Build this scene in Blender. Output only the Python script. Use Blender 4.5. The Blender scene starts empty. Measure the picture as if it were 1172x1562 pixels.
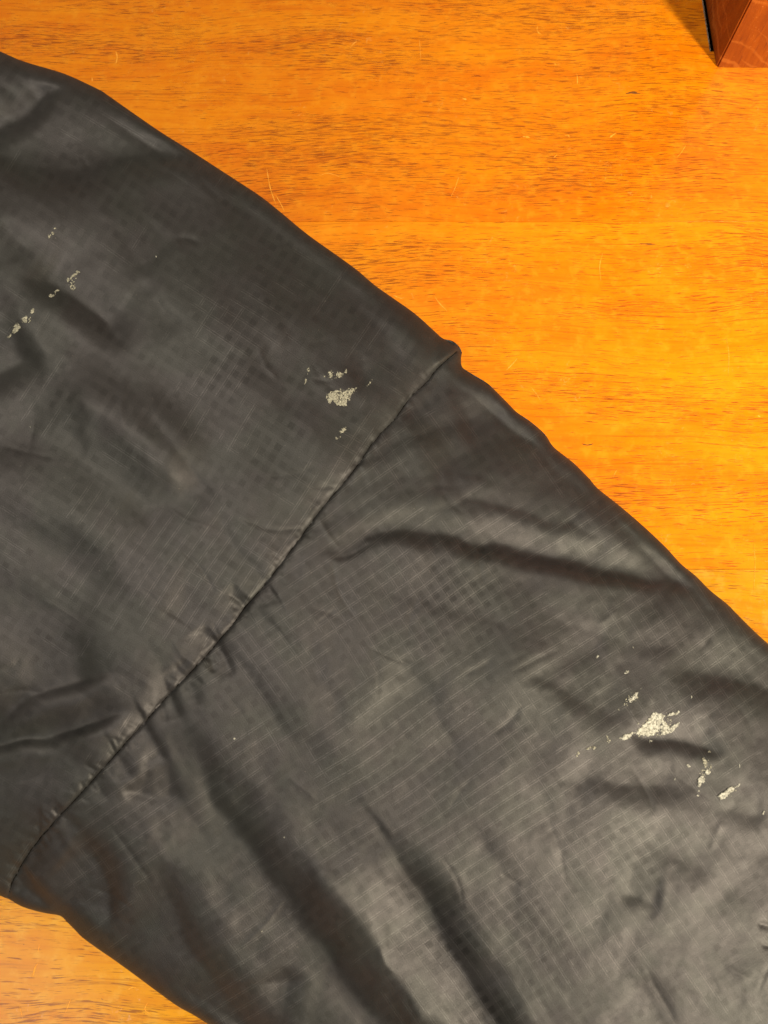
import bpy, math, random
import numpy as np
from mathutils import Vector
random.seed(7); rng = np.random.default_rng(11)
S = bpy.context.scene
C = S.collection
R = math.radians

# ---------------------------------------------------------------- camera
FPX, DIST, TILT = 1128.0, 0.30, R(16)
cam_d = bpy.data.cameras.new('camera'); cam = bpy.data.objects.new('camera', cam_d); C.objects.link(cam)
cam_d.sensor_fit = 'VERTICAL'; cam_d.sensor_height = 36; cam_d.lens = 36 * FPX / 1562
cam_d.clip_start = 0.01; cam_d.clip_end = 50
CAM = np.array([0, -DIST * math.sin(TILT), DIST * math.cos(TILT)])
cam.location = CAM; cam.rotation_euler = (TILT, 0, 0)
cam_d.dof.use_dof = True; cam_d.dof.focus_distance = 0.290; cam_d.dof.aperture_fstop = 18.0
S.camera = cam
# ---------------------------------------------------------------- world, exposure
w = bpy.data.worlds.new('World'); S.world = w; w.use_nodes = True
w.node_tree.nodes['Background'].inputs[0].default_value = (1.0, 0.82, 0.56, 1)
w.node_tree.nodes['Background'].inputs[1].default_value = 0.13
S.view_settings.view_transform = 'Standard'; S.view_settings.look = 'None'
S.view_settings.exposure = 0; S.view_settings.gamma = 1
# ---------------------------------------------------------------- lamps
def area(name, loc, aim, size, watts, col, sy=None):
    l = bpy.data.lights.new(name, 'AREA'); l.energy = watts; l.color = col; l.size = size
    if sy: l.shape = 'RECTANGLE'; l.size_y = sy
    o = bpy.data.objects.new(name, l); C.objects.link(o); o.location = loc
    o.rotation_euler = (Vector(aim) - Vector(loc)).to_track_quat('-Z', 'Y').to_euler()
    return o
area('key_lamp', (0.48, -0.40, 0.54), (0.10, 0.05, 0), 0.07, 9.6, (1.0, 0.84, 0.60))  # low key lamp at the right, direction read off the post's shadow
area('soft_fill', (-0.45, 0.35, 1.4), (0, 0, 0), 0.6, 11.5, (1.0, 0.88, 0.70))  # added fill, placed to put sheen on the left of the sleeve
area('cool_fill', (-0.62, -0.60, 1.0), (-0.12, -0.16, 0), 0.40, 1.0, (0.90, 0.97, 1.0))  # added fill, placed so the varnish mirrors it as pale glare

sl = bpy.data.lights.new('warm_spot_fill', 'SPOT'); sl.energy = 22; sl.color = (1.0, .86, .36); sl.spot_size = R(27); sl.spot_blend = 1.0; sl.shadow_soft_size = .035  # added spot beside the key, makes the golden pool near the post
so = bpy.data.objects.new('warm_spot_fill', sl); C.objects.link(so); so.location = (0.50, -0.40, 0.56)
so.rotation_euler = (Vector((.185, .135, 0)) - so.location).to_track_quat('-Z', 'Y').to_euler()
# ---------------------------------------------------------------- maths helpers
ct, st = math.cos(TILT), math.sin(TILT)
def W(px, py, z):
    """point at height z seen along the ray of picture position px, py"""
    px = np.asarray(px, float); py = np.asarray(py, float); z = np.asarray(z, float)
    a = (px - 586) / FPX; b = -(py - 781) / FPX
    dx, dy, dz = a, b * ct + st, b * st - ct
    t = (z - CAM[2]) / dz
    return np.stack([CAM[0] + dx * t, CAM[1] + dy * t, z + 0 * t], -1)
def vnoise(x, y, seed=0):
    xi = np.floor(x).astype(np.int64); yi = np.floor(y).astype(np.int64)
    fx = x - xi; fy = y - yi
    fx = fx * fx * fx * (fx * (fx * 6 - 15) + 10); fy = fy * fy * fy * (fy * (fy * 6 - 15) + 10)
    def h(i, j):
        n = (i * 374761393 + j * 668265263 + seed * 974634777) & 0xffffffff
        n = ((n ^ (n >> 13)) * 1274126177) & 0xffffffff
        return ((n ^ (n >> 16)) & 0xffff) / 32767.5 - 1
    return (h(xi, yi) * (1 - fx) + h(xi + 1, yi) * fx) * (1 - fy) + (h(xi, yi + 1) * (1 - fx) + h(xi + 1, yi + 1) * fx) * fy
def fbm(x, y, o=3, seed=0):
    s = 0; a = 1
    for k in range(o):
        s = s + a * vnoise(x, y, seed + k * 17); x = x * 2.03 + 5.1; y = y * 2.03 + 9.7; a *= .5
    return s
def spline(pts, n=None):
    """Catmull-Rom through pts, returned densely"""
    P = np.array(pts, float)
    P = np.vstack([2 * P[0] - P[1], P, 2 * P[-1] - P[-2]]); out = []
    for i in range(1, len(P) - 2):
        m = max(3, int(np.hypot(*(P[i + 1] - P[i])[:2]) / 5))
        t = np.linspace(0, 1, m, endpoint=False)[:, None]
        p0, p1, p2, p3 = P[i - 1:i + 3]
        out.append(.5 * (2 * p1 + (p2 - p0) * t + (2 * p0 - 5 * p1 + 4 * p2 - p3) * t * t + (3 * p1 - p0 - 3 * p2 + p3) * t ** 3))
    return np.vstack(out + [P[-2][None]])
def resample(P, n, warp=None):
    d = np.r_[0, np.cumsum(np.hypot(*np.diff(P[:, :2], axis=0).T))]
    t = np.linspace(0, 1, n) if warp is None else warp
    return np.stack([np.interp(t * d[-1], d, P[:, k]) for k in range(P.shape[1])], -1)
def distpoly(X, Y, P, reach=None, signed=False):
    """distance to a polyline, and the parameter 0..1 along it"""
    best = np.full(X.shape, 1e9); par = np.zeros(X.shape); sg = np.ones(X.shape)
    L = np.r_[0, np.cumsum(np.hypot(*np.diff(P[:, :2], axis=0).T))]
    for i in range(len(P) - 1):
        ax, ay = P[i, :2]; bx, by = P[i + 1, :2] - P[i, :2]; q = bx * bx + by * by + 1e-9
        t = np.clip(((X - ax) * bx + (Y - ay) * by) / q, 0, 1)
        ex = X - ax - t * bx; ey = Y - ay - t * by; d = np.hypot(ex, ey)
        m = d < best; best = np.where(m, d, best); par = np.where(m, (L[i] + t * (L[i + 1] - L[i])) / L[-1], par)
        if signed: sg = np.where(m, np.sign(bx * ey - by * ex), sg)
    return (best, par, sg) if signed else (best, par)
def ss(a, b, x):
    t = np.clip((x - a) / (b - a), 0, 1); return t * t * (3 - 2 * t)

# ---------------------------------------------------------------- node helpers
class NT:
    def __init__(s, m): s.t = m.node_tree; s.n = s.t.nodes; s.l = s.t.links
    def new(s, typ, **kw):
        n = s.n.new(typ)
        for k, v in kw.items():
            if k.startswith('i_'): n.inputs[k[2:].replace('_', ' ')].default_value = v
            else: setattr(n, k, v)
        return n
    def put(s, sock, v):
        if isinstance(v, bpy.types.NodeSocket): s.l.new(v, sock)
        else: sock.default_value = v
    def math(s, op, a, b=0.0, c=0.0, clamp=False):
        n = s.n.new('ShaderNodeMath'); n.operation = op; n.use_clamp = clamp
        s.put(n.inputs[0], a); s.put(n.inputs[1], b); s.put(n.inputs[2], c); return n.outputs[0]
    def mix(s, f, a, b, blend='MIX'):
        n = s.n.new('ShaderNodeMix'); n.data_type = 'RGBA'; n.blend_type = blend
        s.put(n.inputs[0], f); s.put(n.inputs[6], a); s.put(n.inputs[7], b); return n.outputs[2]
    def ramp(s, v, a, b, lo=0.0, hi=1.0, smooth=True):
        n = s.n.new('ShaderNodeMapRange'); n.interpolation_type = 'SMOOTHSTEP' if smooth else 'LINEAR'
        s.put(n.inputs[0], v); s.put(n.inputs[1], a); s.put(n.inputs[2], b); s.put(n.inputs[3], lo); s.put(n.inputs[4], hi); return n.outputs[0]
    def noise(s, vec, scale=1.0, detail=3.0, rough=.55, dist=0.0):
        n = s.n.new('ShaderNodeTexNoise'); s.put(n.inputs['Vector'], vec); n.inputs['Scale'].default_value = scale
        n.inputs['Detail'].default_value = detail; n.inputs['Roughness'].default_value = rough; n.inputs['Distortion'].default_value = dist
        return n.outputs[0]
    def vec(s, x, y, z=0.0):
        n = s.n.new('ShaderNodeCombineXYZ'); s.put(n.inputs[0], x); s.put(n.inputs[1], y); s.put(n.inputs[2], z); return n.outputs[0]
    def sep(s, v):
        n = s.n.new('ShaderNodeSeparateXYZ'); s.l.new(v, n.inputs[0]); return n.outputs
def mat(name):
    m = bpy.data.materials.new(name); m.use_nodes = True
    t = NT(m); return m, t, t.n['Principled BSDF']

# ---------------------------------------------------------------- materials
def wood_table():
    m, t, b = mat('varnished_orange_wood')
    g = t.new('ShaderNodeTexCoord').outputs['Object']
    rnd = t.new('ShaderNodeObjectInfo').outputs['Random']
    x, y, z = t.sep(g)
    off = t.math('MULTIPLY', rnd, 37.0)
    # gently wandering grain direction, metres
    wob = t.noise(t.vec(t.math('MULTIPLY', x, 9.0), t.math('MULTIPLY', y, 16.0), off), 1, 2)
    yy = t.math('ADD', y, t.math('MULTIPLY', t.math('SUBTRACT', wob, .5), .016))
    wob2 = t.noise(t.vec(t.math('MULTIPLY', x, 60.0), t.math('MULTIPLY', y, 120.0), off), 1, 2)
    yy = t.math('ADD', yy, t.math('MULTIPLY', t.math('SUBTRACT', wob2, .5), .0010))
    def G(sx, sy, d=3.0, r=.55, dz=0.0):
        return t.noise(t.vec(t.math('MULTIPLY', x, sx), t.math('MULTIPLY', yy, sy), t.math('ADD', off, dz)), 1, d, r)
    tone = G(6, 55, 4, .6)
    fine = G(28, 420, 3, .6, 3.3)
    cloud = t.noise(g, 60, 4, .6)
    mott = t.noise(g, 170, 3, .6)
    col = t.mix(t.ramp(tone, .30, .70), (.80, .225, .0006, 1), (.88, .315, .0012, 1))
    col = t.mix(t.ramp(fine, .35, .75, 0, .45), col, (.66, .140, .0010, 1))
    col = t.mix(t.ramp(cloud, .42, .72, 0, .60), col, (.90, .33, .005, 1))
    col = t.mix(t.ramp(mott, .48, .72, 0, .42), col, (.93, .40, .015, 1))
    # pores: short dark dashes along the grain
    dens = G(9, 34, 3, .6, 7.7)
    p1 = G(120, 2000, 2, .5, 11.1)
    p2 = G(180, 3200, 2, .55, 15.1)
    th = t.ramp(dens, .34, .66, .665, .525, False)
    m1 = t.ramp(t.math('SUBTRACT', p1, th), 0.0, .075)
    m2 = t.ramp(t.math('SUBTRACT', p2, t.math('ADD', th, .01)), 0.0, .09, 0, .6)
    pore = t.math('MAXIMUM', m1, m2)
    col = t.mix(t.math('MULTIPLY', pore, .74), col, (.25, .050, .0020, 1))
    # fine long dark streaks
    lg = G(14, 900, 2, .5, 21.0)
    col = t.mix(t.ramp(lg, .58, .72, 0, .38), col, (.30, .060, .003, 1))
    # grime specks and small rubbed pale marks
    sp = t.noise(g, 900, 1, .5)
    col = t.mix(t.ramp(sp, .76, .80, 0, .5), col, (.12, .035, .01, 1))
    rub = t.math('MULTIPLY', t.ramp(t.noise(g, 320, 4, .7, 1.2), .60, .70), t.ramp(t.noise(g, 28, 2), .50, .62))
    col = t.mix(t.math('MULTIPLY', rub, .40), col, (.92, .50, .12, 1))
    oc = t.new('ShaderNodeObjectInfo').outputs['Color']; col = t.mix(1.0, col, oc, 'MULTIPLY')
    t.put(b.inputs['Base Color'], col)
    rr = t.ramp(t.noise(g, 45, 4, .65), .3, .7, .34, .50)
    t.put(b.inputs['Roughness'], t.math('ADD', rr, t.math('MULTIPLY', pore, .2)))
    b.inputs['Specular IOR Level'].default_value = .16
    b.inputs['Coat Weight'].default_value = 1; b.inputs['Coat Roughness'].default_value = .17; b.inputs['Coat IOR'].default_value = 1.46
    bp = t.new('ShaderNodeBump'); bp.inputs['Strength'].default_value = .55; bp.inputs['Distance'].default_value = .00012
    hgt = t.math('ADD', t.math('MULTIPLY', pore, -1.0), t.math('ADD', t.math('MULTIPLY', t.noise(g, 380, 3, .6), .9), t.math('MULTIPLY', rub, .5)))
    t.put(bp.inputs['Height'], hgt); t.l.new(bp.outputs[0], b.inputs['Normal'])
    return m
def wood_post():
    m, t, b = mat('red_brown_wood')
    g = t.new('ShaderNodeTexCoord').outputs['Object']; x, y, z = t.sep(g)
    h = t.math('ADD', x, t.math('MULTIPLY', y, 1.0))
    def G(sx, sz, d=3.0, r=.55, dz=0.0): return t.noise(t.vec(t.math('MULTIPLY', h, sx), t.math('MULTIPLY', z, sz), dz), 1, d, r)
    col = t.mix(t.ramp(G(160, 25, 4, .6), .3, .7), (.24, .046, .0022, 1), (.36, .080, .004, 1))
    col = t.mix(t.ramp(G(900, 90, 2, .5, 4), .56, .72, 0, .7), col, (.16, .028, .005, 1))
    # medullary rays: pale slanting arcs across the face
    hw = t.math('ADD', t.math('ADD', z, t.math('MULTIPLY', t.math('POWER', t.math('ABSOLUTE', t.math('SUBTRACT', x, .152)), 2.0), 12.0)),
                t.math('MULTIPLY', t.math('SUBTRACT', t.noise(g, 90, 2), .5), .006))
    ray = t.noise(t.vec(t.math('MULTIPLY', h, 16.0), t.math('MULTIPLY', hw, 260.0), 9.0), 1, 2)
    col = t.mix(t.ramp(ray, .59, .70, 0, .5), col, (.50, .15, .022, 1))
    sc = t.noise(g, 420, 3, .7, 2.0)
    col = t.mix(t.ramp(sc, .62, .70, 0, .5), col, (.60, .21, .05, 1))
    t.put(b.inputs['Base Color'], col); b.inputs['Roughness'].default_value = .50; b.inputs['Specular IOR Level'].default_value = .3
    bp = t.new('ShaderNodeBump'); bp.inputs['Strength'].default_value = .5; bp.inputs['Distance'].default_value = .0002
    t.put(bp.inputs['Height'], t.math('ADD', G(900, 90, 2, .5, 4), sc)); t.l.new(bp.outputs[0], b.inputs['Normal'])
    return m
def fabric(name, tint=0.0):
    m, t, b = mat(name)
    uv = t.new('ShaderNodeUVMap', uv_map='weave').outputs[0]; ua, ub, _ = t.sep(uv)
    at = t.new('ShaderNodeAttribute', attribute_name='weave_mask'); mA, mB, mC = t.sep(at.outputs['Vector'])
    def lines(u, v, strength, seed):
        iu = t.math('ROUND', u); f = t.math('ABSOLUTE', t.math('SUBTRACT', u, iu))
        # two pairs of raised threads either side of the rib centre
        pair = t.ramp(t.math('ABSOLUTE', t.math('SUBTRACT', f, .085)), .014, .042, 1, 0)
        # glint painted along each rib, over its own stretch
        seg = t.noise(t.vec(t.math('MULTIPLY', iu, 1.7), t.math('MULTIPLY', v, .24), seed), 1, 2, .5)
        big = t.noise(t.vec(t.math('MULTIPLY', u, .11), t.math('MULTIPLY', v, .11), seed + 3.0), 1, 1, .5)
        s = t.math('ADD', t.math('MULTIPLY', seg, .45), t.math('MULTIPLY', big, .55))
        th = t.ramp(strength, 0, 1, .575, .37, False)
        vis = t.ramp(t.math('SUBTRACT', s, th), -.01, .035)
        fuzz = t.noise(t.vec(t.math('MULTIPLY', u, 9.0), t.math('MULTIPLY', v, 2.2), seed + 8.0), 1, 2, .7)
        return t.math('MULTIPLY', t.math('MULTIPLY', pair, vis), t.ramp(fuzz, .30, .62, .15, 1.0)), pair
    la, pa = lines(ua, ub, mA, 1.0); lb, pb = lines(ub, ua, mB, 31.0)
    ln = t.math('MAXIMUM', la, t.math('MULTIPLY', lb, .8))
    # cloth tone: faint green and plum drift, blocky along the grid
    g1 = t.noise(t.vec(t.math('MULTIPLY', ua, .13), t.math('MULTIPLY', ub, .13), 4.0), 1, 3, .6)
    col = t.mix(t.ramp(g1, .42, .60), (.0160, .0152, .0160, 1), (.0148, .0155, .0152, 1))
    cell = t.noise(t.vec(t.math('MULTIPLY', t.math('FLOOR', t.math('MULTIPLY', ua, 2.0)), .83), t.math('MULTIPLY', t.math('FLOOR', t.math('MULTIPLY', ub, 2.0)), .83), 2.0), 1, 0)
    # second layer showing through as a dark check
    ca = t.math('SINE', t.math('MULTIPLY', ua, 6.2832)); cb = t.math('SINE', t.math('MULTIPLY', ub, 6.2832))
    qa = t.ramp(ca, -.55, .25); qb = t.ramp(cb, -.55, .25)
    chk = t.math('ADD', t.math('MULTIPLY', t.math('MULTIPLY', qa, qb), .4), t.math('MULTIPLY', t.math('ADD', qa, qb), .3))
    mC = t.math('MAXIMUM', mC, .30)
    cn = t.noise(t.vec(t.math('MULTIPLY', ua, .33), t.math('MULTIPLY', ub, .33), 12.0), 1, 2)
    micro = t.noise(t.vec(t.math('MULTIPLY', ua, 14.0), t.math('MULTIPLY', ub, 14.0), 1.0), 1, 2, .7)
    # how brightly the yarn shines: dull checks, bright rib threads
    val = t.math('MULTIPLY', t.ramp(cell, .35, .7, 1.0, .90), t.math('SUBTRACT', 1.0, t.math('MULTIPLY', t.math('MULTIPLY', chk, mC), t.ramp(cn, .30, .60, .08, .42))))
    val = t.math('MULTIPLY', val, t.ramp(micro, .3, .7, .82, 1.18))
    val = t.math('MULTIPLY', val, t.math('ADD', 1.0, t.math('MULTIPLY', ln, .62)))
    col = t.mix(1.0, col, t.vec(val, val, val), 'MULTIPLY')
    lint = t.noise(t.vec(t.math('MULTIPLY', ua, 7.0), t.math('MULTIPLY', ub, 7.0), 50.0), 1, 0)
    col = t.mix(t.ramp(lint, .895, .905, 0, .35), col, (.3, .28, .24, 1))
    t.put(b.inputs['Base Color'], col)
    t.put(b.inputs['Roughness'], t.ramp(g1, .3, .7, .55, .59)); t.put(b.inputs['Specular IOR Level'], t.math('MULTIPLY', val, .52)); b.inputs['IOR'].default_value = 1.74; b.inputs['Base Color'].default_value = (0, 0, 0, 1)
    tint = t.mix(t.ramp(g1, .42, .60), (.95, .94, 1.0, 1), (.94, .96, .99, 1)); t.put(b.inputs['Specular Tint'], tint)
    bp = t.new('ShaderNodeBump'); bp.inputs['Strength'].default_value = .8; bp.inputs['Distance'].default_value = .00018
    puck = t.noise(t.vec(t.math('MULTIPLY', ua, .55), t.math('MULTIPLY', ub, .32), 5.0), 1, 3, .5)
    hh = t.math('ADD', t.math('MULTIPLY', t.math('ADD', pa, pb), .10), t.math('ADD', t.math('MULTIPLY', micro, .55), t.math('MULTIPLY', puck, .8)))
    cc = t.math('MULTIPLY', t.math('MULTIPLY', chk, mC), .25)
    t.put(bp.inputs['Height'], t.math('SUBTRACT', hh, cc)); t.l.new(bp.outputs[0], b.inputs['Normal'])
    return m
def plain(name, col, rough=.6, spec=.3, nscale=0, col2=None, bump=0):
    m, t, b = mat(name)
    if nscale:
        g = t.new('ShaderNodeTexCoord').outputs['Object']; n = t.noise(g, nscale, 4, .65)
        t.put(b.inputs['Base Color'], t.mix(t.ramp(n, .35, .65), (*col, 1), (*(col2 or col), 1)))
        if bump:
            bp = t.new('ShaderNodeBump'); bp.inputs['Strength'].default_value = 1; bp.inputs['Distance'].default_value = bump
            t.put(bp.inputs['Height'], n); t.l.new(bp.outputs[0], b.inputs['Normal'])
    else: b.inputs['Base Color'].default_value = (*col, 1)
    b.inputs['Roughness'].default_value = rough; b.inputs['Specular IOR Level'].default_value = spec
    return m
M_table, M_post, M_fab = wood_table(), wood_post(), fabric('black_ripstop_nylon')
M_dark = plain('dark_gap_backing', (.012, .006, .003), .8, .1)
M_edge = plain('worn_edge_highlight', (.30, .26, .22), .5, .4, 700, (.10, .06, .03))
M_seam_shade = plain('seam_shade_black', (.008, .007, .006), .9, .05)
M_paint = plain('dried_cream_paint', (.50, .50, .41), .60, .30, 2600, (.13, .125, .10), .00015)
M_paint2 = plain('bright_cream_paint', (.56, .57, .52), .50, .30, 1500, (.20, .20, .17), .00012)
M_scr = plain('scratched_varnish', (.90, .44, .07), .6, .2, 1800, (.80, .28, .008))
M_scr2 = plain('dark_dent', (.10, .035, .012), .7, .2, 900, (.22, .08, .02))

# ---------------------------------------------------------------- object helpers
def mesh(name, V, F, m, parent=None, smooth=False, uv=None, attr=None):
    me = bpy.data.meshes.new(name)
    V = np.asarray(V, np.float32)
    if isinstance(F, np.ndarray):
        n, k = F.shape
        me.vertices.add(len(V)); me.vertices.foreach_set('co', V.ravel())
        me.loops.add(n * k); me.loops.foreach_set('vertex_index', F.astype(np.int32).ravel())
        me.polygons.add(n); me.polygons.foreach_set('loop_start', np.arange(0, n * k, k, dtype=np.int32))
        me.update(calc_edges=True)
        if uv is not None:
            l = me.uv_layers.new(name='weave'); l.data.foreach_set('uv', uv[F.ravel()].astype(np.float32).ravel())
        if attr is not None:
            a = me.attributes.new('weave_mask', 'FLOAT_VECTOR', 'POINT'); a.data.foreach_set('vector', attr.astype(np.float32).ravel())
    else:
        me.from_pydata([tuple(map(float, v)) for v in V], [], F)
    if smooth: me.polygons.foreach_set('use_smooth', np.ones(len(me.polygons), bool))
    me.validate(); me.update(); me.materials.append(m)
    o = bpy.data.objects.new(name, me); C.objects.link(o)
    if parent: o.parent = parent
    return o
def thing(name, label, cat):
    o = bpy.data.objects.new(name, None); C.objects.link(o); o['label'] = label; o['category'] = cat
    o.empty_display_size = .01
    return o
def prism(name, poly, z0, z1, m, parent, bev=0.0):
    import bmesh
    bm = bmesh.new(); lo = [bm.verts.new((x, y, z0)) for x, y in poly]; hi = [bm.verts.new((x, y, z1)) for x, y in poly]
    n = len(poly); bm.faces.new(lo[::-1]); bm.faces.new(hi)
    for i in range(n): bm.faces.new((lo[i], lo[(i + 1) % n], hi[(i + 1) % n], hi[i]))
    if bev:
        es = [e for e in bm.edges if (e.verts[0].co.z > z1 - 1e-6 or e.verts[1].co.z > z1 - 1e-6)]
        bmesh.ops.bevel(bm, geom=es, offset=bev, segments=2, affect='EDGES')
    bmesh.ops.recalc_face_normals(bm, faces=bm.faces)
    me = bpy.data.meshes.new(name); bm.to_mesh(me); bm.free(); me.materials.append(m)
    o = bpy.data.objects.new(name, me); C.objects.link(o); o.parent = parent; return o

# ---------------------------------------------------------------- the table top of joined boards
table = thing('table_top', 'varnished orange wooden tabletop of joined boards, scratched, lying under the black sleeve', 'table')
def wy(py): return float(W(586, py, 0)[1])
def wx(px, py): return float(W(px, py, 0)[0])
X0, X1, g = -.60, .60, .00007
ys = [wy(-560), wy(-205), wy(338), wy(868), wy(1660), wy(2000)]
nx, ny = wx(1077.5, 40), wy(79)          # the notch beside the post
for i in range(len(ys) - 1):
    hi, lo = ys[i] - g, ys[i + 1] + g
    if i == 0:
        poly = [(X0, lo), (nx, lo), (nx, hi), (X0, hi)]
    elif i == 1:
        poly = [(X0, lo), (X1, lo), (X1, ny), (nx, ny), (nx, hi), (X0, hi)]
    else: poly = [(X0, lo), (X1, lo), (X1, hi), (X0, hi)]
    bd = prism('board', poly, -.018, 0, M_table, table, .00010)
    bd.color = [(.9, .85, .9, 1), (.86, .79, .8, 1), (.92, .88, .9, 1), (.74, .98, 3.6, 1), (1, 1, 1, 1)][i]
prism('gap_backing_sheet', [(X0, ys[-1]), (X1, ys[-1]), (X1, ys[0]), (X0, ys[0])], -.030, -.0185, M_dark, table)  # added near-black sheet, so the notch gap reads as shade
prism('edge_strip', [(nx - .0002, ny + .0002), (nx + .00030, ny + .0002), (nx + .00030, ys[0] - .001), (nx - .0002, ys[0] - .001)], -.012, .00025, M_edge, table, .0001)  # added strip: worn edge with its highlight painted in as pale grey

def strip(pts, wpx, z, m, name, parent=table):
    P = spline(pts) if len(pts) > 2 else np.array([pts[0], ((pts[0][0] + pts[1][0]) / 2 + .6, (pts[0][1] + pts[1][1]) / 2), pts[1]], float)
    P = resample(P, max(4, int(len(P)))); n = len(P)
    T = np.gradient(P, axis=0); T /= np.hypot(*T.T)[:, None] + 1e-9; N = np.stack([-T[:, 1], T[:, 0]], -1)
    wd = wpx * .5 * (np.sin(np.linspace(.12, math.pi - .12, n)) ** .6) * (1 + .5 * rng.uniform(-1, 1, n))
    A = P + N * wd[:, None]; B = P - N * wd[:, None]
    V = np.vstack([W(A[:, 0], A[:, 1], z), W(B[:, 0], B[:, 1], z), W(P[:, 0], P[:, 1], z + .00005)])
    F = []
    for i in range(n - 1):
        F += [(i, i + 1, 2 * n + i + 1, 2 * n + i), (2 * n + i, 2 * n + i + 1, n + i + 1, n + i)]
    return mesh(name, V, F, m, parent)
SCR = [([(407, 256), (412, 285), (421, 312)], 2.4), ([(421, 298), (428, 310), (434, 322)], 2.0), ([(177, 78), (179, 88), (177, 97)], 3), ([(140, 117), (141, 124)], 2.5),
       ([(790, 546), (782, 555), (772, 565)], 2.6), ([(545, 62), (538, 68), (533, 75)], 2), ([(700, 270), (695, 285), (688, 300)], 1.8), ([(820, 40), (820, 48), (826, 53)], 2.2),
       ([(940, 203), (935, 206), (930, 210)], 3.5), ([(798, 208), (805, 209), (809, 210)], 4), ([(862, 207), (867, 206), (869, 210)], 2.2), ([(920, 385), (915, 405), (917, 430)], 1.6),
       ([(662, 450), (670, 462), (682, 474)], 2.2), ([(600, 450), (612, 455), (618, 453)], 1.8), ([(810, 590), (820, 603), (826, 614)], 1.8), ([(1160, 395), (1164, 408)], 1.6),
       ([(1046, 222), (1040, 232), (1033, 240)], 1.8), ([(705, 150), (712, 152)], 4), ([(640, 60), (641, 75), (642, 92)], 1.6), ([(880, 112), (881, 128)], 3), ([(936, 728), (938, 722), (942, 716)], 1.6),
       ([(50, 1490), (54, 1475), (58, 1470)], 2.4), ([(100, 1545), (105, 1532), (108, 1524)], 1.8), ([(195, 1510), (202, 1506), (208, 1507)], 3), ([(60, 1440), (58, 1452)], 1.6),
       ([(225, 1530), (221, 1540), (228, 1546)], 2.5), ([(1150, 900), (1152, 860), (1150, 830)], 1.4), ([(1108, 515), (1112, 540), (1111, 575)], 1.3), ([(845, 240), (850, 236)], 2.2),
       ([(488, 268), (500, 264), (520, 270)], 1.5), ([(30, 1535), (34, 1552)], 2.6), ([(845, 95), (848, 100)], 2), ([(970, 590), (975, 595)], 2), ([(1156, 634), (1160, 636)], 4)]
for k, (p, wd) in enumerate(SCR): strip(p, wd * .62, .00004, M_scr, 'scratch')
for p, wd in [([(955, 143), (965, 141), (976, 143)], 3.5), ([(888, 677), (897, 679), (905, 677)], 3), ([(1162, 403), (1165, 404)], 4), ([(975, 372), (985, 372), (1000, 373)], 2)]:
    strip(p, wd * .8, .00004, M_scr2, 'dent')

# ---------------------------------------------------------------- the post
post = thing('wooden_post', 'red-brown square wooden post standing upright in the tabletop notch at upper right', 'post')
a = W(1093, 103, 0); bl = wx(1081.5, 30)
px0, py0 = float(a[0]), float(a[1])
prism('post_body', [(px0, py0), (px0 + .12, py0 - .0012), (px0 + .12, py0 + .11), (px0 - .0004, py0 + .11)], .0001, .26, M_post, post, .0008)
bpy.data.objects['post_body'].modifiers.new('edge', 'BEVEL').width = .0007

# ---------------------------------------------------------------- jacket sleeve: outlines (traced), heights, folds
UA = [(-420, -130), (-200, -15), (0, 78), (38, 94), (75, 105), (105, 115), (150, 136), (163, 144), (200, 170), (245, 201), (285, 226), (330, 255), (370, 281), (400, 301),
      (430, 325), (470, 358), (515, 390), (545, 412), (572, 435), (600, 455), (635, 480), (665, 507), (679, 519), (692, 522), (701, 529), (705, 538)]
UB = [(705, 538), (703.5, 549), (706, 561), (720, 571), (745, 586), (760, 600), (775, 615), (790, 630), (812, 645), (832, 663), (845, 682), (875, 706), (900, 731), (912, 745), (946, 772),
      (981, 802), (1016, 835), (1039, 860), (1062, 879), (1083, 900), (1109, 921), (1123, 935), (1148, 960), (1172, 982), (1300, 1095), (1560, 1320)]
LA = [(-420, 1140), (-200, 1262), (-60, 1336), (0, 1366), (13, 1371)]
LB = [(13, 1371), (32, 1382), (53, 1389), (70, 1393), (92, 1397), (102, 1406), (115, 1419), (126, 1430), (149, 1447), (171, 1462), (196, 1480), (219, 1497), (246, 1517), (273, 1536), (314, 1560), (430, 1640), (620, 1780), (860, 1960)]
SEAM = [(705, 538), (700, 535), (689, 543), (668, 562), (651, 581), (625, 608), (600, 642), (572, 671), (538, 720), (491, 776), (445, 838), (412, 882), (392, 906), (373, 928), (356, 952), (335, 976), (317, 998),
        (284, 1033), (262, 1055), (225, 1097), (179, 1148), (133, 1200), (77, 1261), (41, 1307), (18, 1348), (13, 1371)]
sUA, sUB, sLA, sLB, sS = map(spline, (UA, UB, LA, LB, SEAM))
UP = np.vstack([sUA, sUB])[::3]; LO = np.vstack([sLA, sLB])[::3]; SM = sS[::2]

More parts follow.
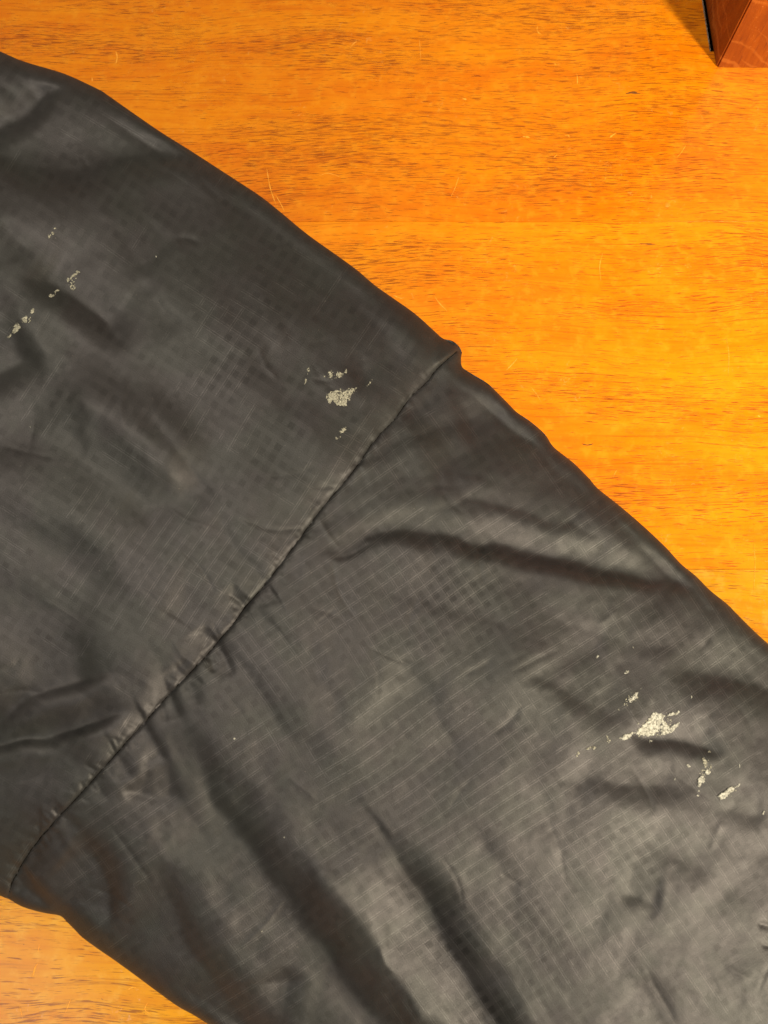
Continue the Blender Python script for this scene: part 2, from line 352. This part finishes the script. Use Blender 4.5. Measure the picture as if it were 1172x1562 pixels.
# (points, half width px, depth mm, taper start, taper end, skew): depth > 0 is a valley
FOLDS = [
 # upper arm panel
 ([(-60, 250), (0, 207), (30, 190), (70, 160), (108, 126)], 15, 4.0, 0, 1),
 ([(-60, 150), (0, 135), (30, 150)], 9, .8, 0, 1),
 ([(-40, 235), (60, 262), (120, 264), (180, 250), (250, 243), (340, 252)], 24, 4.2, 0, 1),
 ([(20, 422), (60, 437), (110, 462), (150, 492), (198, 542)], 18, 3.2, 1, 1),
 ([(-80, 600), (0, 578), (50, 560), (80, 548)], 26, 4.0, 0, 1),
 ([(278, 350), (262, 370), (235, 395), (198, 425)], 10, 1.2, 1, 1),
 ([(205, 420), (240, 455), (290, 500)], 14, .8, 1, 1),
 ([(268, 366), (285, 362), (305, 372)], 5, .7, 1, 1),
 ([(0, 335), (40, 360), (60, 390)], 16, .8, 1, 1),
 ([(100, 590), (120, 612), (135, 650)], 9, .8, 1, 1),
 ([(222, 612), (260, 670), (300, 720), (340, 785)], 8, 1.0, 1, 1),
 ([(330, 770), (365, 828), (392, 860), (408, 884)], 12, 1.8, 1, .2),
 ([(355, 885), (364, 905), (376, 926)], 6, 1.1, 1, .2),
 ([(345, 905), (360, 912), (374, 928)], 4, .7, 1, .2),
 ([(312, 955), (320, 972), (330, 985)], 7, 1.3, 1, .2),
 ([(275, 1005), (285, 1020), (292, 1027)], 8, 1.0, 1, .2),
 ([(225, 1075), (232, 1085), (240, 1082)], 6, .8, 1, .3),
 ([(-60, 1150), (0, 1104), (50, 1068), (110, 1046), (190, 1020)], 16, 3.2, 0, 1),
 ([(-60, 1158), (0, 1142), (60, 1130), (120, 1114), (170, 1098), (214, 1086)], 13, 3.2, 0, 1),
 ([(200, 850), (140, 930), (100, 985), (40, 1060)], 55, 2.6, 1, 1),
 ([(240, 940), (320, 950), (380, 930)], 22, 1.0, 1, .5),
 ([(0, 690), (90, 700), (200, 770), (250, 850)], 45, 2.8, 0, 1),
 ([(0, 1200), (80, 1190), (160, 1160)], 30, 1.2, 0, 1),
 ([(300, 270), (420, 350), (540, 450), (640, 540)], 26, 1.3, 1, 1),
 ([(430, 480), (470, 540), (500, 640)], 30, .7, 1, 1),
 ([(500, 690), (530, 640), (560, 610)], 7, .5, 1, 1),
 ([(640, 520), (600, 560), (540, 600)], 22, 1.0, 1, 1),
 ([(-20, 330), (100, 330), (220, 330)], 40, -1.2, 0, 1),
 ([(60, 640), (140, 620), (230, 680), (300, 760)], 50, -4.2, 1, 1),
 # puckers running out of the seam into the lower panel
 ([(333, 980), (343, 996), (350, 1015), (358, 1036)], 6, 1.5, .2, 1),
 ([(316, 1000), (322, 1012), (326, 1030)], 5, .8, .2, 1),
 ([(284, 1035), (296, 1052), (306, 1080)], 8, 1.3, .2, 1),
 ([(262, 1058), (270, 1075), (276, 1096)], 7, 1.1, .2, 1),
 ([(222, 1100), (232, 1122), (246, 1140), (258, 1164)], 8, 2.1, .2, 1),
 ([(182, 1150), (192, 1166), (200, 1188)], 8, 1.6, .2, 1),
 ([(150, 1184), (162, 1204), (168, 1226)], 7, 1.0, .2, 1),
 ([(100, 1238), (112, 1252), (128, 1266)], 6, 1.2, .2, 1),
 ([(78, 1262), (88, 1276), (104, 1290)], 7, 1.1, .2, 1),
 ([(60, 1285), (56, 1320), (40, 1350)], 12, 2.4, .3, .3),
 ([(32, 1330), (44, 1350), (62, 1358)], 8, 1.4, .2, 1),
 ([(430, 868), (445, 880), (460, 884)], 7, .6, .2, 1), ([(520, 745), (545, 742), (570, 730)], 10, .7, .2, 1),
 ([(385, 920), (400, 935), (425, 950)], 8, .7, .2, 1),
 # lower panel
 ([(118, 1262), (140, 1285), (160, 1325), (172, 1370), (166, 1424)], 17, 2.5, 1, 1),
 ([(56, 1350), (66, 1364), (78, 1382), (94, 1398)], 9, 4.0, .4, 0),
 ([(186, 1206), (215, 1214), (250, 1224), (285, 1222)], 14, 1.6, 1, 1),
 ([(278, 1085), (300, 1140), (330, 1200), (370, 1262), (430, 1345), (490, 1425), (545, 1495), (610, 1572), (700, 1680)], 36, 5.6, .8, 0),
 ([(598, 1282), (625, 1320), (660, 1375), (695, 1440), (735, 1510), (775, 1575), (830, 1680)], 27, 4.6, .8, 0),
 ([(225, 1290), (260, 1350), (290, 1420), (325, 1480), (380, 1560), (450, 1650)], 28, 2.8, 1, 0),
 ([(440, 1470), (446, 1510), (432, 1570)], 16, 1.5, 1, 0),
 ([(380, 1030), (440, 1100), (500, 1180), (560, 1270), (600, 1360)], 40, 1.3, 1, 1),
 ([(600, 985), (650, 1040), (685, 1100), (700, 1150), (715, 1195)], 30, 1.6, 1, 1),
 ([(450, 852), (520, 842), (580, 818), (640, 816), (700, 830), (770, 842), (860, 862), (960, 882), (1020, 892), (1070, 900)], 15, 2.6, 1, .8),
 ([(690, 832), (770, 846), (860, 864), (960, 884), (1020, 894)], 9, 1.6, 1, 1),
 ([(500, 852), (530, 847), (575, 826)], 4, .6, 1, 1),
 ([(470, 812), (560, 770), (650, 745), (740, 745)], 14, 1.0, .5, 1), ([(560, 705), (640, 668), (720, 640), (770, 618)], 13, 1.1, .5, 1),
 ([(600, 655), (660, 615), (720, 596)], 10, .9, .4, 1), ([(505, 765), (600, 735), (700, 725), (800, 745)], 9, .7, .4, 1), ([(640, 780), (740, 770), (850, 800), (930, 830)], 14, 1.1, 1, 1),
 ([(395, 925), (450, 975), (500, 1040), (540, 1120)], 12, .9, .4, 1), ([(350, 985), (400, 1050), (440, 1130)], 10, .8, .4, 1), ([(240, 1140), (280, 1220), (330, 1300)], 12, 1.0, 1, 1),
 ([(560, 900), (680, 930), (800, 960)], 8, .4, 1, 1), ([(860, 950), (960, 985), (1060, 990)], 10, .6, 1, 1), ([(700, 1230), (760, 1300), (800, 1400)], 12, .6, 1, 1),
 ([(660, 735), (720, 695), (790, 675), (850, 672)], 28, 2.4, 1, .5),
 ([(700, 668), (745, 650), (790, 628)], 18, 1.6, 1, .6),
 ([(835, 690), (875, 722), (915, 752)], 24, 1.2, .4, .6),
 ([(975, 820), (1020, 860), (1060, 900)], 20, 1.6, .5, .6),
 ([(690, 560), (660, 610), (620, 660)], 16, .9, .4, 1),
 ([(950, 1118), (985, 1132), (1040, 1140), (1110, 1158)], 14, 1.7, 1, 1),
 ([(835, 1192), (880, 1196), (960, 1204), (1065, 1202)], 24, 1.3, 1, 1),
 ([(1000, 1030), (1080, 1040), (1140, 1052), (1230, 1085)], 24, 2.2, 1, 0),
 ([(800, 1028), (860, 1060), (905, 1088), (955, 1108)], 20, 1.1, 1, 1),
 ([(955, 1275), (1010, 1306), (1060, 1326), (1100, 1336)], 20, .5, 1, 1),
 ([(1095, 1320), (1140, 1370), (1200, 1420)], 30, .8, 1, 0),
 ([(1155, 1408), (1185, 1414)], 4, .6, 1, 0), ([(1160, 1441), (1190, 1444)], 3, .5, 1, 0),
 ([(935, 1370), (970, 1378), (1010, 1392)], 14, .8, 1, 1),
 ([(960, 1480), (1000, 1520), (1020, 1580)], 20, .7, 1, 0),
 ([(862, 988), (820, 1006), (776, 1028)], 4, .25, 1, 1),
 ([(730, 1172), (705, 1206), (680, 1242)], 4, .2, 1, 1),
 ([(640, 905), (628, 935), (622, 975)], 4, .35, 1, 1),
 ([(1140, 880), (1060, 960), (1000, 1000)], 6, .3, 1, 1),
 ([(720, 960), (800, 1000), (930, 1180), (1000, 1300)], 60, -1.6, 1, 1),
 ([(460, 1290), (540, 1400), (640, 1545)], 30, -1.4, 1, 0),
 ([(930, 960), (880, 1010), (790, 1050)], 14, .5, 1, 1),
 ([(1090, 1230), (1130, 1250), (1172, 1250)], 18, .6, 1, 1),
]
_rc = random.Random(23)
for _i in range(95):     # fine shallow crinkles of the thin nylon
    _x, _y = _rc.uniform(0, 1172), _rc.uniform(120, 1562)
    _an = R(_rc.gauss(52, 16) if _x * .75 + _y * .66 > 900 else _rc.gauss(38, 22)) * (1 if _rc.random() < .8 else -1)
    _L = _rc.uniform(30, 120); _b = _rc.uniform(-.12, .12) * _L
    _c, _s = math.cos(_an), math.sin(_an)
    FOLDS.append(([(_x - _c * _L / 2, _y - _s * _L / 2), (_x - _s * _b, _y + _c * _b), (_x + _c * _L / 2, _y + _s * _L / 2)], _rc.uniform(2.6, 4.8), _rc.choice((1, 1, -1)) * _rc.uniform(.12, .34), 1, 1))
_q = resample(sS, 150); _rs = random.Random(5)
for _i in range(3, 147):
    if _rs.random() < .2: continue
    _t = _q[_i + 1] - _q[_i - 1]; _t /= np.hypot(*_t); _n = np.array([-_t[1], _t[0]])
    for _sd in ((1, -1) if _rs.random() < .5 else (_rs.choice((1, -1)),)):
        _L = _rs.uniform(7, 24) * (1.25 if _q[_i][1] > 850 else .7); _a = _rs.uniform(-.55, .55); _d = (_n * math.cos(_a) + _t * math.sin(_a)) * _sd
        _o = _q[_i]; FOLDS.append(([tuple(_o), tuple(_o + _d * _L * .5 + _t * _rs.uniform(-1, 1)), tuple(_o + _d * _L)], _rs.uniform(2.0, 3.6), _rs.uniform(.12, .36) * (1 if _q[_i][1] > 850 else .55), .1, 1))
FOLDS = [(spline(p) if len(p) > 2 else np.array(p, float), w_, d_, a_, b_) for p, w_, d_, a_, b_ in FOLDS]
FOLDS = [(resample(p, max(4, int(len(p) / 2.2))), w_, d_, a_, b_) for p, w_, d_, a_, b_ in FOLDS]

def fold_depth(X, Y, P, wd, dp, a0, b0):
    jx = X + 5 * vnoise(X / 38, Y / 38, 5) * min(1, wd / 12); jy = Y + 5 * vnoise(X / 38, Y / 38, 6) * min(1, wd / 12)
    d, t, sgn = distpoly(jx, jy, P, signed=True)
    tp = 1.0
    if a0: tp = tp * (1 - a0 + a0 * ss(0, .28, t))
    if b0: tp = tp * (1 - b0 + b0 * (1 - ss(.72, 1, t)))
    ww = wd * (1.0 if wd > 12 else 1.25) * (.5 + .5 * tp); q = d / ww
    # one wall of the crease is steep, the other leans back gently
    T = P[-1] - P[0]; side = sgn * (1.0 if (-T[1] * .8 + T[0] * .6) > 0 else -1.0)
    if dp > 0 and wd > 5:
        sd = side * d + .5 * ww; sc = np.clip(sd / (.3 * ww), -1, 1) * .5 + .5; q = np.abs(sd) / (ww * (2.8 * (1 - sc) + 1.0 * sc))
    prof = np.exp(-(np.sqrt(q * q + .01) - .1) ** 1.5 * 1.15) - .08 * np.exp(-(q - 2.0) ** 2 * 1.6)
    return dp * (1.35 if wd > 12 else .75) * prof * tp
def blur(A, sg):
    k = int(np.ceil(sg * 2.5)); w_ = np.exp(-.5 * (np.arange(-k, k + 1) / sg) ** 2); w_ /= w_.sum()
    for ax in (0, 1):
        Q = np.pad(A, [(k, k) if a == ax else (0, 0) for a in (0, 1)], mode='edge'); n = A.shape[ax]
        A = sum(w_[m] * (Q[m:m + n] if ax == 0 else Q[:, m:m + n]) for m in range(2 * k + 1))
    return A
GS, GX0, GY0 = 3.0, -500.0, -260.0
GF = np.zeros((int(2320 / GS), int(2160 / GS)))
_gx = GX0 + GS * np.arange(GF.shape[1]); _gy = GY0 + GS * np.arange(GF.shape[0])
for P, wd, dp, a0, b0 in FOLDS:
    if wd <= 5: continue
    lo = P.min(0) - 9 * wd; hi = P.max(0) + 9 * wd
    i0, i1 = np.searchsorted(_gx, (lo[0], hi[0])); j0, j1 = np.searchsorted(_gy, (lo[1], hi[1]))
    if i1 - i0 < 4 or j1 - j0 < 4: continue
    X, Y = np.meshgrid(_gx[i0:i1], _gy[j0:j1])
    GF[j0:j1, i0:i1] += blur(fold_depth(X, Y, P, wd, dp, a0, b0), max(.5, .12 * wd / GS))
def grid_sample(X, Y):
    u = (X - GX0) / GS; v = (Y - GY0) / GS
    u = np.clip(u, 1.01, GF.shape[1] - 3.01); v = np.clip(v, 1.01, GF.shape[0] - 3.01)
    i = np.floor(u).astype(int); j = np.floor(v).astype(int); fu = u - i; fv = v - j
    B = lambda f: ((1 - f) ** 3 / 6, (3 * f ** 3 - 6 * f * f + 4) / 6, (-3 * f ** 3 + 3 * f * f + 3 * f + 1) / 6, f ** 3 / 6)
    bu, bv = B(fu), B(fv); out = 0
    for b in range(4):
        for a in range(4): out = out + bu[a] * bv[b] * GF[j + b - 1, i + a - 1]
    return out
def height(px, py):
    """cloth height in metres at picture position"""
    sh = px.shape; X = px.ravel(); Y = py.ravel()
    dU, _ = distpoly(X, Y, UP); dL, _ = distpoly(X, Y, LO)
    def rim(d, r): q = np.clip(d / r, 0, 1); return np.sqrt(np.clip(1 - (1 - q) ** 2, 0, 1))
    # the arm is fuller towards the shoulder
    u = (X * .8 + Y * .6)
    full = 25 - 10 * ss(250, 1500, u)
    z = 3.2 + 5.5 * rim(dU, 44) + 4.5 * rim(dL, 34)
    z += full * (1 - np.exp(-dU / 260)) * (1 - np.exp(-dL / 200)) + 17 * (1 - np.exp(-dL / 260))
    rimfade = ss(0, 30, np.minimum(dU, dL))
    z -= grid_sample(X, Y) * rimfade
    for P, wd, dp, a0, b0 in FOLDS:
        if wd > 5: continue
        lo = P.min(0) - 6 * wd; hi = P.max(0) + 6 * wd
        I = np.nonzero((X > lo[0]) & (X < hi[0]) & (Y > lo[1]) & (Y < hi[1]))[0]
        if len(I): z[I] -= fold_depth(X[I], Y[I], P, wd, dp, a0, b0) * rimfade[I]
    # natural unevenness
    edge = rimfade
    a = (X * .8 + Y * .6); b = (-X * .6 + Y * .8)
    z += edge * (1.1 * fbm(a / 170, b / 120, 2, 13) + .24 * fbm(X / 52 + .6 * vnoise(X / 90, Y / 90, 2), Y / 64, 2, 9) + .06 * fbm(X / 19, Y / 19, 2, 21))
    # seam: both panels roll down into it, with small puckers
    ds, ts, sg = distpoly(X, Y, SM, signed=True)
    ds = np.abs(ds * sg + seam_wobble(ts) * np.exp(-ds / 12))
    pk = .5 + .5 * vnoise(ts * 46, ts * 0 + .3, 41)
    z -= (.85 * np.exp(-(ds / 26) ** 2) + 1.25 * np.exp(-ds / 2.8))
    z += .14 * pk * np.exp(-((ds - 9) / 7) ** 2) * edge
    z += .14 * fbm(ts * 60, ds / 30, 2, 44) * np.exp(-(ds / 22) ** 2) * edge
    return (np.maximum(z, .8) / 1000).reshape(sh)
def seam_wobble(t): return 1.3 * vnoise(t * 80, t * 0 + .5, 91) * ss(0, .03, t)

def weave(px, py, angA, P=19.0, seed=0):
    wx_ = px + 5 * vnoise(px / 150, py / 150, 61 + seed); wy_ = py + 5 * vnoise(px / 150, py / 150, 67 + seed)
    an = R(angA) + .10 * vnoise(px / 380, py / 380, 71 + seed)
    # A ribs run up-right at angA; coordinate across them
    return np.stack([(wx_ * np.sin(R(angA)) + wy_ * np.cos(R(angA))) / P, (wx_ * np.cos(R(angA)) - wy_ * np.sin(R(angA))) / P], -1)
BL = {'A': [(560, 790, 190, .8), (640, 1130, 190, .95), (720, 1330, 120, .95), (880, 790, 130, .6), (420, 960, 110, .6), (300, 800, 120, .55), (330, 900, 120, .7), (500, 750, 60, .8),
            (420, 1350, 170, .45), (380, 1180, 90, .6), (250, 1330, 120, .3), (900, 1000, 150, .7), (1080, 1050, 100, .6), (560, 1420, 80, .5), (880, 1300, 100, .6), (380, 1500, 120, .5), (220, 1200, 80, .4), (790, 1400, 90, .5)],
      'B': [(660, 900, 110, .9), (880, 1420, 170, .9), (1050, 1300, 170, .8), (1000, 930, 90, .6), (500, 950, 80, .5), (1080, 1130, 110, .6), (800, 1150, 80, .5), (400, 830, 40, .6), (560, 1010, 50, .6), (700, 1480, 90, .7), (1100, 1480, 120, .6), (840, 640, 60, .4)],
      'C': [(365, 560, 110, .62), (430, 690, 85, .6), (560, 470, 60, .4), (690, 1440, 70, .8), (630, 1380, 45, .7), (740, 1540, 50, .8), (700, 900, 110, .7), (590, 1480, 60, .3), (430, 450, 80, .5), (300, 330, 120, .3), (960, 1300, 90, .5), (830, 1430, 110, .4), (1040, 1050, 80, .3), (540, 590, 70, .4), (1000, 960, 60, .4)]}
def mask(px, py):
    out = []
    for k in 'ABC':
        s = np.zeros(px.shape)
        for x, y, r, a_ in BL[k]: s = np.maximum(s, a_ * np.exp(-((px - x) ** 2 + (py - y) ** 2) / (r * r) ))
        out.append(np.clip(s * 1.15, 0, 1))
    return np.stack(out, -1)

def panel(name, top, bot, left, right, nu, nv, ang, seed, parent):
    """Coons patch between four traced edges: top/bottom run along u, left/right along v (top to bottom)"""
    u = np.linspace(0, 1, nu); v = np.linspace(0, 1, nv)
    v = v + .0 * v
    T = resample(top, nu); B = resample(bot, nu); L = resample(left, nv); Rr = resample(right, nv)
    U, Vv = np.meshgrid(u, v)
    P = ((1 - Vv)[..., None] * T[None] + Vv[..., None] * B[None] + (1 - U)[..., None] * L[:, None] + U[..., None] * Rr[:, None]
         - ((1 - U) * (1 - Vv))[..., None] * T[0] - (U * (1 - Vv))[..., None] * T[-1] - ((1 - U) * Vv)[..., None] * B[0] - (U * Vv)[..., None] * B[-1])
    px, py = P[..., 0], P[..., 1]
    z = height(px, py)
    V = W(px, py, z)
    uv = weave(px, py, ang, seed=seed); at = mask(px, py)
    # rolled rims and the under layer
    def roll(e, i):
        d = e - i; d[:, 2] = 0; d /= np.linalg.norm(d, axis=1)[:, None] + 1e-9
        rows = []
        for off, zz in ((.0000, .62), (-.0012, .30), (-.0035, .10), (-.03, .08)):
            r = e + d * off; r[:, 2] = e[:, 2] * zz + .0002; rows.append(r)
        return np.stack(rows)
    tr = roll(V[0].copy(), V[6]); br = roll(V[-1].copy(), V[-7])
    V = np.concatenate([tr[::-1], V, br], 0)
    ext = lambda Q: np.concatenate([np.repeat(Q[:1], 4, 0), Q, np.repeat(Q[-1:], 4, 0)], 0)
    uv, at = ext(uv), ext(at)
    n, m_ = V.shape[:2]
    idx = np.arange(n * m_).reshape(n, m_)
    F = np.stack([idx[:-1, :-1], idx[1:, :-1], idx[1:, 1:], idx[:-1, 1:]], -1).reshape(-1, 4)
    return mesh(name, V.reshape(-1, 3), F, M_fab, parent, True, uv.reshape(-1, 2), at.reshape(-1, 3))

jacket = thing('jacket_sleeve', 'black ripstop nylon jacket sleeve with cream paint stains lying across the orange tabletop', 'jacket')
line = lambda p, q: np.array([p, ((p[0] + q[0]) / 2, (p[1] + q[1]) / 2), q], float)
panel('upper_arm_panel', sUA, sLA, line(UA[0], LA[0]), sS, 520, 620, 57, 0, jacket)
panel('lower_arm_panel', sUB, sLB, sS, line(UB[-1], LB[-1]), 660, 620, 34, 5, jacket)
# dark tube added in the groove as painted seam shade
sp = resample(sS[4:-2], 420); tt = np.gradient(sp, axis=0); tt /= np.hypot(*tt.T)[:, None] + 1e-9
sp = sp - np.stack([-tt[:, 1], tt[:, 0]], -1) * seam_wobble(np.linspace(.01, .99, 420))[:, None] + rng.uniform(-1, 1, (420, 2)) * .35
zc = height(sp[:, 0], sp[:, 1]); cen = W(sp[:, 0], sp[:, 1], zc + .00005)
V = []; F = []
for i in range(420):
    T = cen[min(i + 1, 419)] - cen[max(i - 1, 0)]; T /= np.linalg.norm(T); N = np.cross(T, (0, 0, 1)); N /= np.linalg.norm(N); Bn = np.cross(N, T)
    r = .00021 * (1 + .35 * math.sin(i * 2.1) + .3 * random.uniform(-1, 1))
    for k in range(6):
        V.append(cen[i] + r * (N * math.cos(k * math.pi / 3) + Bn * .6 * math.sin(k * math.pi / 3)))
        if i: F.append(((i - 1) * 6 + k, (i - 1) * 6 + (k + 1) % 6, i * 6 + (k + 1) % 6, i * 6 + k))
mesh('seam_shade_tube', V, F, M_seam_shade, jacket, True)

# ---------------------------------------------------------------- crusty paint stains on the cloth
def inside(X, Y, poly):
    c = np.zeros(X.shape, bool); n = len(poly)
    for i in range(n):
        x1, y1 = poly[i]; x2, y2 = poly[(i + 1) % n]
        if y1 == y2: continue
        c ^= ((y1 > Y) != (y2 > Y)) & (X < (x2 - x1) * (Y - y1) / (y2 - y1) + x1)
    return c
def stain(polys, cover, m, thick=.00013, step=.55, seed=0, label=None, lift=.00018):
    allp = np.array([p for q in polys for p in q]); x0, y0 = allp.min(0) - 3; x1, y1 = allp.max(0) + 3
    gx = np.arange(x0, x1, step); gy = np.arange(y0, y1, step); X, Y = np.meshgrid(gx, gy)
    wxx = X + 1.6 * fbm(X / 4.5, Y / 4.5, 2, seed); wyy = Y + 1.6 * fbm(X / 4.5, Y / 4.5, 2, seed + 5)
    ins = np.zeros(X.shape, bool)
    for q in polys: ins |= inside(wxx, wyy, q)
    # thinner towards its rim
    nb0 = sum(np.roll(np.roll(ins, i, 0), j, 1) for i in (-3, 0, 3) for j in (-3, 0, 3)) / 9.0
    nz = 1.3 * nb0 + fbm(X / 2.2, Y / 2.2, 3, seed + 9) + .5 * fbm(X / 7, Y / 7, 1, seed + 12)
    keep = ins & (nz > np.quantile(nz[ins], 1 - cover) if ins.any() else False)
    z = height(X, Y) + lift + thick * np.clip(.5 + .5 * fbm(X / 1.8, Y / 1.8, 2, seed + 3), 0, 1.4)
    # corners fall to the cloth outside the crust
    kp = np.zeros(X.shape); kp[1:-1, 1:-1] = keep[1:-1, 1:-1]
    nb = (kp + np.roll(kp, 1, 0) + np.roll(kp, 1, 1) + np.roll(np.roll(kp, 1, 0), 1, 1)) / 4
    z = np.where(nb < 1, z - thick * .7, z)
    V = W(X, Y, z); idx = np.arange(X.size).reshape(X.shape)
    ii, jj = np.nonzero(kp[:-1, :-1])
    F = np.stack([idx[ii, jj], idx[ii + 1, jj], idx[ii + 1, jj + 1], idx[ii, jj + 1]], -1)
    used, inv = np.unique(F, return_inverse=True)
    o = mesh('paint_stain', V.reshape(-1, 3)[used], inv.reshape(F.shape), m, jacket, True)
    if label: o['label'] = label
    return o
def blob(x, y, rx, ry=None, n=9, a=0):
    ry = ry or rx; out = []
    for k in range(n):
        q = 2 * math.pi * k / n; r = random.uniform(.8, 1.15); ex, ey = rx * r * math.cos(q), ry * r * math.sin(q); ca, sa = math.cos(R(a)), math.sin(R(a))
        out.append((x + ex * ca - ey * sa, y + ex * sa + ey * ca))
    return out
stain([[(498, 604), (503, 598), (512, 595), (522, 595), (533, 592), (545, 590), (541, 597), (535, 603), (530, 610), (530, 618), (522, 619), (515, 617), (508, 612), (503, 616), (499, 610)]], .80, M_paint, seed=3, label='largest cream paint stain on the upper arm panel')
stain([blob(504, 570, 3.5, 6, a=15), blob(518, 571, 5.5, 5), blob(527, 566, 2.5, 4)], .62, M_paint, seed=14)
stain([blob(466, 580, 2.6, 5), blob(471, 565, 1.2, 6, a=15)], .5, M_paint, seed=22)
stain([blob(523, 658, 3, 10, a=38), blob(515, 667, 4, 2.5)], .55, M_paint, seed=25)
stain([blob(564, 585, 1.4, 6, a=35)], .5, M_paint, seed=29)
stain([blob(77, 358, 4, 7, a=35), blob(84, 349, 1.8, 2.5)], .48, M_paint, seed=31)
stain([blob(113, 420, 3.2, 11, a=52), blob(105, 426, 4.5, 3)], .5, M_paint, seed=36)
stain([blob(111, 438, 3, 5.5, a=20)], .45, M_paint, seed=39)
stain([blob(78, 451, 2.4, 5.5, a=55), blob(87, 444, 1.6, 5, a=50)], .85, M_paint, seed=41)
stain([blob(50, 473, 2.8, 6.5, a=32)], .85, M_paint, seed=44)
stain([blob(38, 487, 4, 5.5, a=25), blob(45, 487, 1.6, 5, a=20)], .85, M_paint, seed=47)
stain([blob(25, 501, 4, 9, a=35), blob(15, 512, 2, 4, a=40)], .88, M_paint, seed=51)
stain([[(969, 1117), (975, 1110), (985, 1102), (993, 1092), (998, 1086), (1006, 1087), (1014, 1090), (1022, 1087), (1035, 1084), (1038, 1087), (1030, 1091), (1016, 1093), (1012, 1098), (1017, 1104), (1024, 1109), (1030, 1104), (1036, 1100), (1039, 1101),
        (1033, 1108), (1028, 1116), (1018, 1120), (1009, 1120), (1004, 1113), (998, 1121), (990, 1124), (980, 1121), (973, 1121)]], .93, M_paint2, seed=60, thick=.0002, label='largest cream paint stain on the lower arm panel')
stain([[(946, 1125), (953, 1121), (962, 1119), (966, 1116), (968, 1120), (960, 1126), (953, 1130), (948, 1128)]], .9, M_paint2, seed=64)
stain([[(957, 1067), (964, 1061), (970, 1055), (974, 1055), (972, 1063), (966, 1069), (960, 1071)], blob(978, 1050, 1.2)], .8, M_paint2, seed=66)
stain([blob(911, 1002, 1.6, 5, a=45)], .7, M_paint2, seed=69)
stain([blob(957, 1024, 1.6, 4.5, a=55)], .8, M_paint2, seed=71)
stain([blob(899, 1141, 2, 4.5, a=70), blob(907, 1141, 3.2), blob(883, 1150, 1.6, 7, a=50)], .62, M_paint, seed=73)
stain([blob(928, 1127, 1.8, 7, a=-35)], .4, M_paint, seed=76)
stain([blob(1074, 1161, 4, 7), blob(1082, 1172, 4, 6, a=20), blob(1082, 1147, 2.4, 3)], .48, M_paint, seed=80)
stain([blob(1079, 1178, 5, 3.6)], 1, M_paint2, seed=83, thick=.00025)
stain([blob(1069, 1192, 5, 9.5, a=25)], .96, M_paint2, seed=85, thick=.00025, label='oval cream paint stain near the right edge')
stain([[(1095, 1214), (1100, 1209), (1110, 1202), (1119, 1199), (1122, 1202), (1115, 1209), (1106, 1216), (1098, 1219)], [(1122, 1200), (1128, 1194), (1131, 1195), (1125, 1201)]], .97, M_paint2, seed=88, thick=.00025, label='bright cream dash of paint near the right edge')
for x, y, rx, ry, a_ in [(520, 604, 24, 13, -15), (1000, 1108, 36, 18, -25), (1076, 1178, 9, 24, 15), (1112, 1208, 22, 7, -35), (30, 496, 9, 18, 35), (110, 428, 8, 20, 40), (512, 571, 20, 8, 0), (962, 1066, 9, 16, 45)]:
    stain([blob(x, y, rx, ry, a=a_)], .09, M_paint, seed=int(x + y), thick=.00004, lift=.00012)
for x, y, r in [(1050, 1168, 2.2), (1067, 1207, 1.6), (1064, 1214, 2), (1164, 1240, 2.1), (966, 1014 - 27, 1.3), (943, 1082, 1.3), (1054, 1062, 1.6), (974, 1102, 1.6), (993, 1130, 1), (358, 1127, 1.6), (433, 1277, 1.5), (237, 391, 1.3), (46, 651, 1.1), (1029, 1187, 1.3), (400, 1420, 1.1), (1128, 1168, 1)]:
    stain([blob(x, y, r)], .95, M_paint2, seed=int(x), step=.5)

# ---------------------------------------------------------------- render settings
S.render.engine = 'CYCLES'; S.render.resolution_x = 768; S.render.resolution_y = 1024
S.cycles.max_bounces = 6
